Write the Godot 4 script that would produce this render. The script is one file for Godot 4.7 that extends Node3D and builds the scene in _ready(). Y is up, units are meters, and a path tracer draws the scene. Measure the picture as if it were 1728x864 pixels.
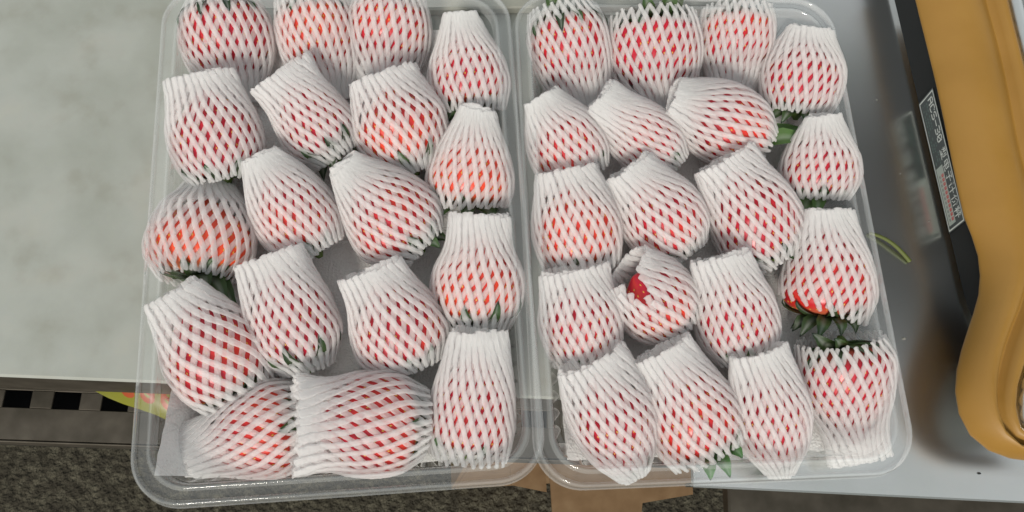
extends Node3D
# Two clear trays of net wrapped strawberries on a steel market table, beside a yellow counter scale.

var rng := RandomNumberGenerator.new()
var used := {}
var M := {}
var count_nets := 0

func _ready() -> void:
	rng.seed = 4711
	# ---------------------------------------------------------------- camera, sky, light
	var cam := Camera3D.new()
	cam.name = "camera"
	cam.fov = 35.35
	cam.near = 0.02
	cam.far = 60.0
	cam.transform = Transform3D(Basis(Vector3(0.9942, 0.0909, 0.0570), Vector3(0.0264, 0.3075, -0.9512), Vector3(-0.1040, 0.9472, 0.3033)), Vector3(-0.0423, 0.4105, 0.1234))
	add_child(cam)
	cam.current = true
	var env := Environment.new()
	env.background_mode = Environment.BG_SKY
	var sm := ProceduralSkyMaterial.new()
	sm.sky_top_color = Color(0.92, 0.94, 0.95)
	sm.sky_horizon_color = Color(0.66, 0.69, 0.69)
	sm.sky_curve = 0.3
	sm.ground_bottom_color = Color(0.22, 0.21, 0.19)
	sm.ground_horizon_color = Color(0.42, 0.42, 0.40)
	var sky := Sky.new()
	sky.sky_material = sm
	env.sky = sky
	env.background_energy_multiplier = 0.54
	env.tonemap_mode = Environment.TONE_MAPPER_LINEAR
	env.tonemap_exposure = 1.38
	env.sdfgi_enabled = true
	env.ssao_enabled = true
	env.ssil_enabled = true
	var we := WorldEnvironment.new()
	we.name = "world_environment"
	we.environment = env
	add_child(we)
	var sun := DirectionalLight3D.new()
	sun.name = "sun"
	sun.light_energy = 0.68
	sun.light_color = Color(1.0, 0.97, 0.93)
	sun.light_angular_distance = 14.0
	sun.shadow_enabled = true
	add_child(sun)
	sun.look_at_from_position(Vector3(-0.38, 0.85, 1.0), Vector3.ZERO)
	# ---------------------------------------------------------------- the place, then the objects
	make_materials()
	build_setting()
	build_tables()
	build_scale()
	build_cardboard()
	build_trays()
	build_berries()
	build_bits()


# ------------------------------------------------------------------ naming helpers
func numbered(called: String) -> String:
	if not used.has(called):
		used[called] = 0
		return called
	used[called] += 1
	return "%s_%03d" % [called, used[called]]

func thing(called: String, label: String, category: String, at := Vector3.ZERO, turn := 0.0, group := "") -> Node3D:
	var o := Node3D.new()
	o.name = numbered(called)
	add_child(o)
	o.position = at
	o.rotation.y = turn
	o.set_meta("label", label)
	o.set_meta("category", category)
	if group != "":
		o.set_meta("group", group)
	return o

func part(called: String, mesh: Mesh, mat: Material, parent: Node) -> MeshInstance3D:
	var o := MeshInstance3D.new()
	o.name = called
	o.mesh = mesh
	o.material_override = mat
	parent.add_child(o, true)
	return o

func structure(called: String, mesh: Mesh, mat: Material, label := "") -> MeshInstance3D:
	var o := part(called, mesh, mat, self)
	o.set_meta("kind", "structure")
	if label != "":
		o.set_meta("label", label)
	return o


# ------------------------------------------------------------------ mesh helpers
class Geo:
	var v := PackedVector3Array()
	var n := PackedVector3Array()
	var uv := PackedVector2Array()
	var c := PackedColorArray()
	var ix := PackedInt32Array()
	func add(p: Vector3, nor: Vector3, t := Vector2.ZERO, col := Color.WHITE) -> int:
		v.append(p); n.append(nor); uv.append(t); c.append(col)
		return v.size() - 1
	func tri(a: int, b: int, d: int) -> void:
		# wound so that the face looks along its vertices' normals (front faces run clockwise)
		var fn := (v[b] - v[a]).cross(v[d] - v[a])
		if fn.dot(n[a] + n[b] + n[d]) > 0.0:
			ix.append(a); ix.append(d); ix.append(b)
		else:
			ix.append(a); ix.append(b); ix.append(d)
	func quad(a: int, b: int, d: int, e: int) -> void:
		tri(a, b, d); tri(a, d, e)
	func face(a: Vector3, b: Vector3, d: Vector3, e: Vector3, away: Vector3) -> void:
		var nor := (b - a).cross(d - a).normalized()
		if nor.dot(away) < 0.0:
			nor = -nor
		quad(add(a, nor, Vector2(0, 0)), add(b, nor, Vector2(1, 0)), add(d, nor, Vector2(1, 1)), add(e, nor, Vector2(0, 1)))
	func done() -> ArrayMesh:
		var a := []
		a.resize(Mesh.ARRAY_MAX)
		a[Mesh.ARRAY_VERTEX] = v; a[Mesh.ARRAY_NORMAL] = n; a[Mesh.ARRAY_TEX_UV] = uv; a[Mesh.ARRAY_COLOR] = c; a[Mesh.ARRAY_INDEX] = ix
		var m := ArrayMesh.new()
		m.add_surface_from_arrays(Mesh.PRIMITIVE_TRIANGLES, a)
		return m

# a box with chamfered edges
func box_into(g: Geo, lo: Vector3, hi: Vector3, ch := 0.0008) -> void:
	var mid := (lo + hi) / 2.0
	var half := (hi - lo) / 2.0
	ch = minf(ch, minf(half.x, minf(half.y, half.z)) * 0.9)
	for axis in 3:
		var u := (axis + 1) % 3
		var w := (axis + 2) % 3
		for s in [-1.0, 1.0]:
			var q := []
			for k in [[-1, -1], [1, -1], [1, 1], [-1, 1]]:
				var p := Vector3.ZERO
				p[axis] = s * half[axis]
				p[u] = k[0] * (half[u] - ch)
				p[w] = k[1] * (half[w] - ch)
				q.append(mid + p)
			var away := Vector3.ZERO
			away[axis] = s
			g.face(q[0], q[1], q[2], q[3], away)
		for su in [-1.0, 1.0]:
			for sw in [-1.0, 1.0]:
				var q2 := []
				for k2 in [[-1, 0], [1, 0], [1, 1], [-1, 1]]:
					var p2 := Vector3.ZERO
					p2[axis] = k2[0] * (half[axis] - ch)
					p2[u] = su * (half[u] - (ch if k2[1] == 0 else 0.0))
					p2[w] = sw * (half[w] - (0.0 if k2[1] == 0 else ch))
					q2.append(mid + p2)
				var aw := Vector3.ZERO
				aw[u] = su
				aw[w] = sw
				g.face(q2[0], q2[1], q2[2], q2[3], aw)
	for sx in [-1.0, 1.0]:
		for sy in [-1.0, 1.0]:
			for sz in [-1.0, 1.0]:
				var away3 := Vector3(sx, sy, sz)
				var nn := away3.normalized()
				var a := g.add(mid + Vector3(sx * half.x, sy * (half.y - ch), sz * (half.z - ch)), nn)
				var b := g.add(mid + Vector3(sx * (half.x - ch), sy * half.y, sz * (half.z - ch)), nn)
				var d := g.add(mid + Vector3(sx * (half.x - ch), sy * (half.y - ch), sz * half.z), nn)
				g.tri(a, b, d)

func box(lo: Vector3, hi: Vector3, ch := 0.0008) -> ArrayMesh:
	var g := Geo.new()
	box_into(g, lo, hi, ch)
	return g.done()

# a round tube through points, radius per point
func tube_into(g: Geo, pts: Array, rad: Array, sides := 7) -> void:
	var first := g.v.size()
	for k in pts.size():
		var d: Vector3 = (pts[mini(k + 1, pts.size() - 1)] - pts[maxi(k - 1, 0)]).normalized()
		var s := d.cross(Vector3(0.21, 0.93, 0.3)).normalized()
		var u := s.cross(d)
		for j in sides:
			var a := TAU * j / sides
			var nn := s * cos(a) + u * sin(a)
			g.add(pts[k] + nn * rad[k], nn)
	for k in pts.size() - 1:
		for j in sides:
			var a0 := first + k * sides + j
			var a1 := first + k * sides + (j + 1) % sides
			g.quad(a0, a1, a1 + sides, a0 + sides)
	for e in [0, pts.size() - 1]:
		var cen := g.add(pts[e], ((pts[e] - pts[1 if e == 0 else e - 1]) as Vector3).normalized())
		for j in sides:
			g.tri(cen, first + e * sides + j, first + e * sides + (j + 1) % sides)


# ------------------------------------------------------------------ materials
func noise_tex(freq: float, seed_: int, stops: Array, size := 512, octaves := 4, as_normal := false, bump := 4.0) -> NoiseTexture2D:
	var f := FastNoiseLite.new()
	f.seed = seed_
	f.frequency = freq
	f.fractal_octaves = octaves
	var t := NoiseTexture2D.new()
	t.width = size
	t.height = size
	t.seamless = true
	t.noise = f
	if as_normal:
		t.as_normal_map = true
		t.bump_strength = bump
	else:
		var gr := Gradient.new()
		gr.offsets = PackedFloat32Array(stops.map(func(s): return s[0]))
		gr.colors = PackedColorArray(stops.map(func(s): return s[1]))
		t.color_ramp = gr
	return t

func mat(called: String, col: Color, rough := 0.5, metal := 0.0, spec := 0.5) -> StandardMaterial3D:
	var m := StandardMaterial3D.new()
	m.resource_name = called
	m.albedo_color = col
	m.roughness = rough
	m.metallic = metal
	m.metallic_specular = spec
	M[called] = m
	return m

func tri_map(m: StandardMaterial3D, per_metre: float) -> void:
	m.uv1_triplanar = true
	m.uv1_world_triplanar = true
	m.uv1_scale = Vector3.ONE * per_metre

func make_materials() -> void:
	var foam := mat("foam", Color(0.97, 0.97, 0.965, 0.48), 0.62, 0.0, 0.35)
	foam.transparency = BaseMaterial3D.TRANSPARENCY_ALPHA
	foam.backlight_enabled = true
	foam.backlight = Color(0.95, 0.95, 0.95)
	foam.normal_enabled = true
	foam.normal_texture = noise_tex(0.045, 3, [], 256, 2, true, 5.0)
	foam.normal_scale = 1.1
	tri_map(foam, 55.0)
	var liner := mat("liner", Color(0.89, 0.89, 0.88), 0.8, 0.0, 0.25)
	liner.normal_enabled = true
	liner.normal_texture = noise_tex(0.06, 8, [], 256, 3, true, 5.0)
	tri_map(liner, 40.0)
	var fruit := mat("fruit", Color.WHITE, 0.33, 0.0, 0.5)
	fruit.vertex_color_use_as_albedo = true
	fruit.subsurf_scatter_enabled = true
	fruit.subsurf_scatter_strength = 0.08
	mat("seed", Color(0.80, 0.62, 0.25), 0.45)
	var leaf := mat("leaf", Color.WHITE, 0.5, 0.0, 0.4)
	leaf.vertex_color_use_as_albedo = true
	leaf.backlight_enabled = true
	leaf.backlight = Color(0.3, 0.36, 0.14)
	# trays: thin clear plastic
	var pet := mat("clear_plastic", Color(0.93, 0.95, 0.95, 0.075), 0.06, 0.0, 0.6)
	pet.transparency = BaseMaterial3D.TRANSPARENCY_ALPHA
	var edge := mat("plastic_edge", Color(0.93, 0.95, 0.95, 0.19), 0.07, 0.0, 0.6)
	edge.transparency = BaseMaterial3D.TRANSPARENCY_ALPHA
	# steel and galvanised sheet
	var galv := mat("dull_sheet", Color.WHITE, 0.5, 0.0, 0.4)
	galv.albedo_texture = noise_tex(0.006, 21, [[0.0, Color(0.585, 0.602, 0.570)], [0.42, Color(0.618, 0.634, 0.606)], [0.6, Color(0.632, 0.648, 0.622)], [1.0, Color(0.66, 0.665, 0.632)]], 1024, 6)
	galv.roughness_texture = noise_tex(0.012, 5, [[0.0, Color(0.35, 0.35, 0.35)], [1.0, Color(0.75, 0.75, 0.75)]], 512, 5)
	galv.roughness = 1.0
	galv.detail_enabled = true
	galv.detail_blend_mode = BaseMaterial3D.BLEND_MODE_MUL
	galv.detail_albedo = noise_tex(0.011, 77, [[0.0, Color(0.93, 0.92, 0.90)], [0.35, Color(0.982, 0.98, 0.975)], [0.6, Color(0.996, 0.996, 0.994)], [1.0, Color(1, 1, 1)]], 1024, 7)
	tri_map(galv, 2.6)
	var steel := mat("steel", Color.WHITE, 0.3, 1.0, 0.5)
	steel.albedo_texture = noise_tex(0.008, 31, [[0.0, Color(0.84, 0.85, 0.83)], [0.5, Color(0.88, 0.885, 0.87)], [1.0, Color(0.91, 0.91, 0.90)]], 512, 5)
	steel.roughness = 0.27
	tri_map(steel, 2.2)
	mat("rail_metal_and_fold_shade", Color.WHITE, 0.5, 0.55, 0.4).albedo_texture = noise_tex(0.02, 41, [[0.0, Color(0.27, 0.255, 0.22)], [0.6, Color(0.34, 0.32, 0.285)], [1.0, Color(0.39, 0.37, 0.33)]], 512, 5)
	tri_map(M.rail_metal_and_fold_shade, 4.0)
	mat("pan_steel", Color(0.9, 0.91, 0.9), 0.28, 1.0)
	var paint := mat("pale_board", Color(0.69, 0.70, 0.67), 0.55, 0.0, 0.4)
	paint.albedo_texture = noise_tex(0.01, 14, [[0.0, Color(0.90, 0.89, 0.86)], [1.0, Color(1, 1, 1)]], 256, 4)
	tri_map(paint, 4.0)
	# floor: dark worn concrete with pale grit
	var con := mat("concrete", Color.WHITE, 0.85, 0.0, 0.3)
	con.albedo_texture = noise_tex(0.02, 51, [[0.0, Color(0.19, 0.178, 0.15)], [0.45, Color(0.26, 0.247, 0.21)], [0.62, Color(0.31, 0.297, 0.255)], [1.0, Color(0.40, 0.387, 0.335)]], 1024, 6)
	con.detail_enabled = true
	con.detail_blend_mode = BaseMaterial3D.BLEND_MODE_MUL
	con.detail_albedo = noise_tex(0.16, 52, [[0.0, Color(0.6, 0.59, 0.57)], [0.4, Color(0.86, 0.86, 0.84)], [0.62, Color(0.95, 0.95, 0.93)], [0.78, Color(1, 1, 1)], [1.0, Color(1, 1, 1)]], 1024, 2)
	con.normal_enabled = true
	con.normal_texture = noise_tex(0.09, 53, [], 512, 4, true, 5.0)
	tri_map(con, 2.4)
	# scale
	var yel := mat("yellow_plastic", Color.WHITE, 0.42, 0.0, 0.45)
	yel.albedo_texture = noise_tex(0.006, 61, [[0.0, Color(0.575, 0.43, 0.185)], [0.5, Color(0.605, 0.455, 0.205)], [1.0, Color(0.63, 0.48, 0.23)]], 512, 5)
	yel.roughness_texture = noise_tex(0.02, 62, [[0.0, Color(0.34, 0.34, 0.34)], [1.0, Color(0.55, 0.55, 0.55)]], 256, 4)
	yel.roughness = 1.0
	tri_map(yel, 5.0)
	mat("black_plastic", Color(0.085, 0.09, 0.09), 0.42, 0.0, 0.4)
	mat("unseen_cover_cloth", Color(0.05, 0.055, 0.06), 0.9)
	mat("post_metal", Color(0.25, 0.25, 0.25), 0.6, 0.5)
	var card := mat("cardboard", Color.WHITE, 0.8, 0.0, 0.25)
	card.albedo_texture = noise_tex(0.02, 71, [[0.0, Color(0.44, 0.35, 0.25)], [0.5, Color(0.49, 0.395, 0.29)], [1.0, Color(0.53, 0.44, 0.33)]], 512, 5)
	tri_map(card, 5.0)
	mat("stem_green", Color(0.33, 0.37, 0.14), 0.6)
	mat("crumb", Color(0.5, 0.5, 0.47), 0.7)

# ------------------------------------------------------------------ ground and unseen dark cover
func build_setting() -> void:
	var pm := PlaneMesh.new()
	pm.size = Vector2(40, 40)
	var fl := structure("ground", pm, M.concrete)
	fl.position.y = -0.72
	# unseen dark cover overhead, placed to darken the steel's reflection and shade the right
	var aw := thing("unseen_dark_cover", "unseen dark cover overhead that darkens the reflection in the steel table", "unseen_dark_cover", Vector3(2.2, -0.72, -0.6))
	part("cloth", box(Vector3(-1.75, 2.3, -0.54), Vector3(2.2, 2.31, 0.48), 0.002), M.unseen_cover_cloth, aw)
	for sx in [-1.7, 2.15]:
		for sz in [-0.5, 0.44]:
			part("post", box(Vector3(sx - 0.015, 0, sz - 0.015), Vector3(sx + 0.015, 2.3, sz + 0.015), 0.003), M.post_metal, aw)


# ------------------------------------------------------------------ tables
func build_tables() -> void:
	var turn := -0.085
	# left table: dull galvanised sheet; its origin is a point of its front edge
	var t := thing("metal_table", "dull grey sheet metal table under the left tray, its front edge folded down", "table", Vector3(-0.05, 0, 0.0635), turn)
	part("table_top", box(Vector3(-0.75, -0.003, -0.75), Vector3(0.134, 0.0, 0.0), 0.0012), M.dull_sheet, t)
	part("front_fold", box(Vector3(-0.75, -0.044, -0.0025), Vector3(0.134, -0.0032, -0.0003), 0.0008), M.rail_metal_and_fold_shade, t)  # darker metal than the top, so the colour carries the fold's shade
	for sx in [-0.72, 0.1]:
		for sz in [-0.7, -0.06]:
			part("leg", box(Vector3(sx - 0.015, -0.72, sz - 0.015), Vector3(sx + 0.015, -0.0265, sz + 0.015), 0.002), M.rail_metal_and_fold_shade, t)
	# the slotted rail in front of it, a hollow section with rectangular holes in its top
	var r := thing("slotted_rail", "dark metal rail with a row of rectangular slots below the left table's front edge", "rail", Vector3(-0.05, -0.06, 0.0635), turn)
	var g := Geo.new()
	box_into(g, Vector3(-0.6, -0.0015, 0.0080), Vector3(0.2, 0.0, 0.0255), 0.0004)
	box_into(g, Vector3(-0.6, -0.0015, -0.03), Vector3(0.2, 0.0, -0.0015), 0.0004)
	for k in 32:
		var x0 := -0.6 + 0.0262 * k
		box_into(g, Vector3(x0 + 0.0195, -0.0015, -0.0015), Vector3(x0 + 0.0312 , 0.0, 0.0080), 0.0003)
	part("slotted_plate", g.done(), M.rail_metal_and_fold_shade, r)
	part("front_lip", box(Vector3(-0.6, -0.022, 0.0257), Vector3(0.2, 0.0006, 0.0268), 0.0005), M.rail_metal_and_fold_shade, r)
	part("back_wall", box(Vector3(-0.6, -0.04, -0.0312), Vector3(0.2, -0.0017, -0.0302), 0.0003), M.rail_metal_and_fold_shade, r)
	part("slot_shade_plate", box(Vector3(-0.6, -0.043, -0.0312), Vector3(0.2, -0.0405, 0.0256), 0.0003), M.black_plastic, r)  # closes the section; black puts the slots' deep shade into its colour
	part("rail_front", box(Vector3(-0.6, -0.04, 0.0238), Vector3(0.2, -0.0017, 0.0254), 0.0003), M.rail_metal_and_fold_shade, r)
	for sx2 in [-0.58, 0.18]:
		part("bracket", box(Vector3(sx2 - 0.006, -0.66, -0.02), Vector3(sx2 + 0.006, -0.0435, 0.0), 0.001), M.rail_metal_and_fold_shade, r)
	# right table: shiny steel plate that reaches further forward
	var s := thing("steel_table", "shiny stainless steel table top under the right tray and the scale", "table", Vector3(0.0865, 0, 0.1165), -0.1)
	var top := Geo.new()
	box_into(top, Vector3(0.0, -0.0015, -0.75), Vector3(0.9, 0.0008, 0.0), 0.0009)
	part("table_top", top.done(), M.steel, s)
	part("front_fold", box(Vector3(0.0, -0.012, -0.0022), Vector3(0.9, -0.0017, -0.0004), 0.0006), M.steel, s)
	for sx3 in [0.03, 0.85]:
		for sz3 in [-0.72, -0.05]:
			part("leg", box(Vector3(sx3 - 0.012, -0.72, sz3 - 0.012), Vector3(sx3 + 0.012, -0.0122, sz3 + 0.012), 0.002), M.rail_metal_and_fold_shade, s)
	# planks of the lower shelf at the right
	var sh := thing("lower_shelf", "worn brown grey plank shelf below the steel table's front edge", "shelf", Vector3(0.0865, -0.09, 0.1165), -0.1)
	for k in 3:
		part("plank", box(Vector3(0.052, -0.012 - 0.001 * k, -0.05 + 0.022 * k), Vector3(0.9, 0.0 - 0.0015 * k, -0.0288 + 0.022 * k), 0.0012), M.rail_metal_and_fold_shade, sh)
	for sx4 in [0.075, 0.88]:
		part("leg", box(Vector3(sx4 - 0.012, -0.63, -0.045), Vector3(sx4 + 0.012, -0.0125, -0.022), 0.002), M.rail_metal_and_fold_shade, sh)
	# pale board lying across both tables behind the trays
	var b := thing("pale_board", "pale grey board lying flat on the table behind both trays", "board", Vector3(-0.02, 0.0, -0.158), 0.03)
	part("panel", box(Vector3(-0.035, 0.0012, -0.3), Vector3(0.17, 0.008, 0.0), 0.001), M.pale_board, b)
	# bag of snacks poking out on the rail
	var bag := thing("plastic_bag", "crumpled yellow green plastic bag with orange print on the slotted rail", "bag", Vector3(-0.2095, -0.0598, 0.0535), -0.085)
	var bg := Geo.new()
	var rows_ := 8
	for i in rows_ + 1:
		for j in rows_ + 1:
			var u := float(i) / rows_
			var w := float(j) / rows_
			var x := lerpf(-0.0215, 0.05, u)
			var z := lerpf(-0.03, -0.0065 + 0.026 * u + 0.0008 * sin(9.0 * u), w)
			var h := 0.009 * sin(PI * w) * sin(PI * minf(u * 1.2 + 0.02, 1.0)) + 0.0012 * sin(23.0 * u + 9.0 * w) * sin(PI * w) + 0.001
			bg.add(Vector3(x, h, z), Vector3.UP, Vector2(u, w))
	smooth_grid(bg, rows_ + 1, rows_ + 1)
	var bm := mat("bag_film", Color.WHITE, 0.3, 0.0, 0.5)
	bm.albedo_texture = bag_print()
	part("film", bg.done(), bm, bag)

# faces and normals of a grid of vertices laid row by row
func smooth_grid(g: Geo, a: int, b: int, first := 0) -> void:
	for i in a:
		for j in b:
			var du := g.v[first + mini(i + 1, a - 1) * b + j] - g.v[first + maxi(i - 1, 0) * b + j]
			var dv := g.v[first + i * b + mini(j + 1, b - 1)] - g.v[first + i * b + maxi(j - 1, 0)]
			var nn := dv.cross(du).normalized()
			if nn.dot(g.n[first + i * b + j]) < 0.0:
				nn = -nn
			g.n[first + i * b + j] = nn
	for i in a - 1:
		for j in b - 1:
			var p := first + i * b + j
			g.quad(p, p + 1, p + b + 1, p + b)

func bag_print() -> ImageTexture:
	var im := Image.create(128, 128, false, Image.FORMAT_RGBA8)
	im.fill(Color(0.47, 0.47, 0.10))
	for k in 5:
		for y in range(70, 112):
			for x in range(30 + 20 * k, 44 + 20 * k):
				var q := Vector2(x - 37 - 20 * k, (y - 91) * 0.42)
				if absf(q.length() - 6.0) < 2.2 or absf(q.y - q.x * 0.4) < 1.4:
					im.set_pixel(mini(x, 127), y, Color(0.62, 0.26, 0.06))
	return ImageTexture.create_from_image(im)


# ------------------------------------------------------------------ counter scale
func build_scale() -> void:
	var outer := [Vector2(0.2504, -0.1824), Vector2(0.2504, -0.1713), Vector2(0.2504, -0.1601), Vector2(0.2504, -0.1490), Vector2(0.2504, -0.1378), Vector2(0.2505, -0.1266), Vector2(0.2505, -0.1155), Vector2(0.2505, -0.1043), Vector2(0.2504, -0.0932), Vector2(0.2501, -0.0820), Vector2(0.2497, -0.0709), Vector2(0.2492, -0.0597), Vector2(0.2487, -0.0485), Vector2(0.2483, -0.0374), Vector2(0.2479, -0.0262), Vector2(0.2478, -0.0151), Vector2(0.2496, -0.0041), Vector2(0.2504, 0.0070), Vector2(0.2489, 0.0181), Vector2(0.2454, 0.0287), Vector2(0.2401, 0.0385), Vector2(0.2343, 0.0481), Vector2(0.2287, 0.0577), Vector2(0.2238, 0.0677), Vector2(0.2204, 0.0784), Vector2(0.2198, 0.0896), Vector2(0.2232, 0.1001), Vector2(0.2312, 0.1079), Vector2(0.2415, 0.1122), Vector2(0.2525, 0.1142), Vector2(0.2636, 0.1155), Vector2(0.2747, 0.1166), Vector2(0.2858, 0.1175)]
	var groove := [Vector2(0.2887, -0.1752), Vector2(0.2885, -0.1647), Vector2(0.2883, -0.1542), Vector2(0.2882, -0.1438), Vector2(0.2883, -0.1333), Vector2(0.2883, -0.1228), Vector2(0.2880, -0.1124), Vector2(0.2874, -0.1019), Vector2(0.2868, -0.0915), Vector2(0.2861, -0.0810), Vector2(0.2851, -0.0706), Vector2(0.2842, -0.0602), Vector2(0.2836, -0.0497), Vector2(0.2834, -0.0392), Vector2(0.2832, -0.0288), Vector2(0.2822, -0.0184), Vector2(0.2801, -0.0081), Vector2(0.2774, 0.0020), Vector2(0.2739, 0.0119), Vector2(0.2695, 0.0214), Vector2(0.2644, 0.0305), Vector2(0.2589, 0.0394), Vector2(0.2528, 0.0480), Vector2(0.2470, 0.0567), Vector2(0.2419, 0.0658), Vector2(0.2375, 0.0753), Vector2(0.2341, 0.0853), Vector2(0.2331, 0.0960), Vector2(0.2378, 0.1045), Vector2(0.2477, 0.1085), Vector2(0.2581, 0.1103), Vector2(0.2685, 0.1114), Vector2(0.2790, 0.1121)]
	var inner := [Vector2(0.3006, -0.1738), Vector2(0.3001, -0.1636), Vector2(0.2995, -0.1535), Vector2(0.2990, -0.1434), Vector2(0.2985, -0.1333), Vector2(0.2981, -0.1232), Vector2(0.2978, -0.1130), Vector2(0.2975, -0.1029), Vector2(0.2973, -0.0928), Vector2(0.2970, -0.0827), Vector2(0.2967, -0.0725), Vector2(0.2963, -0.0624), Vector2(0.2959, -0.0523), Vector2(0.2952, -0.0422), Vector2(0.2941, -0.0321), Vector2(0.2927, -0.0221), Vector2(0.2909, -0.0121), Vector2(0.2887, -0.0022), Vector2(0.2858, 0.0075), Vector2(0.2823, 0.0171), Vector2(0.2782, 0.0263), Vector2(0.2734, 0.0352), Vector2(0.2682, 0.0440), Vector2(0.2627, 0.0525), Vector2(0.2568, 0.0607), Vector2(0.2510, 0.0691), Vector2(0.2457, 0.0777), Vector2(0.2422, 0.0872), Vector2(0.2416, 0.0975), Vector2(0.2482, 0.1046), Vector2(0.2580, 0.1074), Vector2(0.2681, 0.1085), Vector2(0.2782, 0.1091)]
	var at := Vector3(0.30, 0.0008, -0.02)
	var s := thing("counter_scale", "yellow and black electronic counter scale standing on the steel table", "scale", at)
	# black base: a long housing with slightly leaning walls
	var g := Geo.new()
	var foot := [Vector2(0.2535, -0.30), Vector2(0.2535, 0.025), Vector2(0.2580, 0.055), Vector2(0.268, 0.074), Vector2(0.285, 0.086), Vector2(0.32, 0.090), Vector2(0.50, 0.092)]
	var lev := [[0.0035, 0.0], [0.0045, -0.0003], [0.012, -0.0012], [0.0225, -0.0024], [0.0245, -0.0022], [0.0255, -0.0005]]
	for l in lev:
		for k in foot.size():
			var p: Vector2 = foot[k]
			var a: Vector2 = foot[mini(k + 1, foot.size() - 1)] - foot[maxi(k - 1, 0)]
			var nn := Vector2(-a.y, a.x).normalized()
			if k == 0 or k == 1:
				nn = Vector2(-1, 0)
			# walls lean outwards towards the top
			var q: Vector2 = p - nn * float(l[1])
			g.add(Vector3(q.x, l[0], q.y) - at, Vector3(nn.x, 0.15, nn.y))
	for i in lev.size() - 1:
		for k in foot.size() - 1:
			var a0 := i * foot.size() + k
			g.quad(a0, a0 + 1, a0 + foot.size() + 1, a0 + foot.size())
	part("base_housing", g.done(), M.black_plastic, s)
	for fz in [-0.25, 0.05]:
		var cy := CylinderMesh.new()
		cy.top_radius = 0.009
		cy.bottom_radius = 0.008
		cy.height = 0.004
		var ft := part("foot", cy, M.black_plastic, s)
		ft.position = Vector3(0.28, 0.0028, fz) - at
	# yellow cover: lofted between the outline, the shoulder, the groove and the inner edge
	var c := Geo.new()
	var cols := outer.size()
	var prof := []
	for k in cols:
		var o: Vector2 = outer[k]
		var gr: Vector2 = groove[k]
		var inn: Vector2 = inner[k]
		prof.append([
			[o.lerp(gr, 0.05), 0.0246], [o.lerp(gr, 0.012), 0.0252], [o, 0.0262], [o.lerp(gr, 0.02), 0.0276], [o.lerp(gr, 0.07), 0.0300], [o.lerp(gr, 0.18), 0.0338], [o.lerp(gr, 0.36), 0.0372],
			[o.lerp(gr, 0.55), 0.0392], [o.lerp(gr, 0.72), 0.0393], [o.lerp(gr, 0.84), 0.0379], [o.lerp(gr, 0.93), 0.0355], [gr, 0.0335],
			[gr.lerp(inn, 0.15), 0.0335], [gr.lerp(inn, 0.32), 0.0362], [gr.lerp(inn, 0.5), 0.0384], [gr.lerp(inn, 0.75), 0.0392], [gr.lerp(inn, 0.95), 0.0384], [inn, 0.0365], [inn.lerp(gr, -0.02), 0.030]])
	var rows_: int = prof[0].size()
	for k in cols:
		for i in rows_:
			var e: Array = prof[k][i]
			var p2: Vector2 = e[0]
			c.add(Vector3(p2.x, e[1], p2.y) - at, Vector3(-0.3, 1, 0.1) if i > 3 else Vector3(-1, 0.2, 0.6))
	smooth_grid(c, cols, rows_)
	part("yellow_cover", c.done(), M.yellow_plastic, s)
	# steel pan inside
	var pan := Geo.new()
	for k in cols:
		var q3: Vector2 = inner[k]
		var dd: Vector2 = (q3 - groove[k]).normalized()
		q3 += dd * 0.0015
		pan.add(Vector3(q3.x, 0.034, q3.y) - at, Vector3.UP)
		pan.add(Vector3(q3.x + dd.x * 0.003, 0.0395, q3.y + dd.y * 0.003) - at, Vector3.UP)
		pan.add(Vector3(q3.x + dd.x * 0.006, 0.0408, q3.y + dd.y * 0.006) - at, Vector3.UP)
		pan.add(Vector3(maxf(q3.x + 0.03, 0.45), 0.041, lerpf(q3.y, 0.0, 0.1)) - at, Vector3.UP)
	smooth_grid(pan, cols, 4)
	part("weighing_pan", pan.done(), M.pan_steel, s)
	# label on the leaning side wall: a flat printed sticker
	var lm := mat("sticker_print", Color.WHITE, 0.3, 0.0, 0.5)
	lm.albedo_texture = sticker()
	var st := Geo.new()
	var z0 := -0.0965
	var z1 := -0.0140
	var nn4 := Vector3(-1, -0.25, 0).normalized()
	var b0 := st.add(Vector3(0.2527, 0.0042, z0 + 0.001) - at, nn4, Vector2(0, 1))
	var b1 := st.add(Vector3(0.2527, 0.0042, z1 + 0.001) - at, nn4, Vector2(1, 1))
	var b2 := st.add(Vector3(0.2506, 0.0223, z1) - at, nn4, Vector2(1, 0))
	var b3 := st.add(Vector3(0.2506, 0.0223, z0) - at, nn4, Vector2(0, 0))
	st.quad(b0, b1, b2, b3)
	part("sticker", st.done(), lm, s).set_meta("label", "dark green sticker with white lettering")

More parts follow.
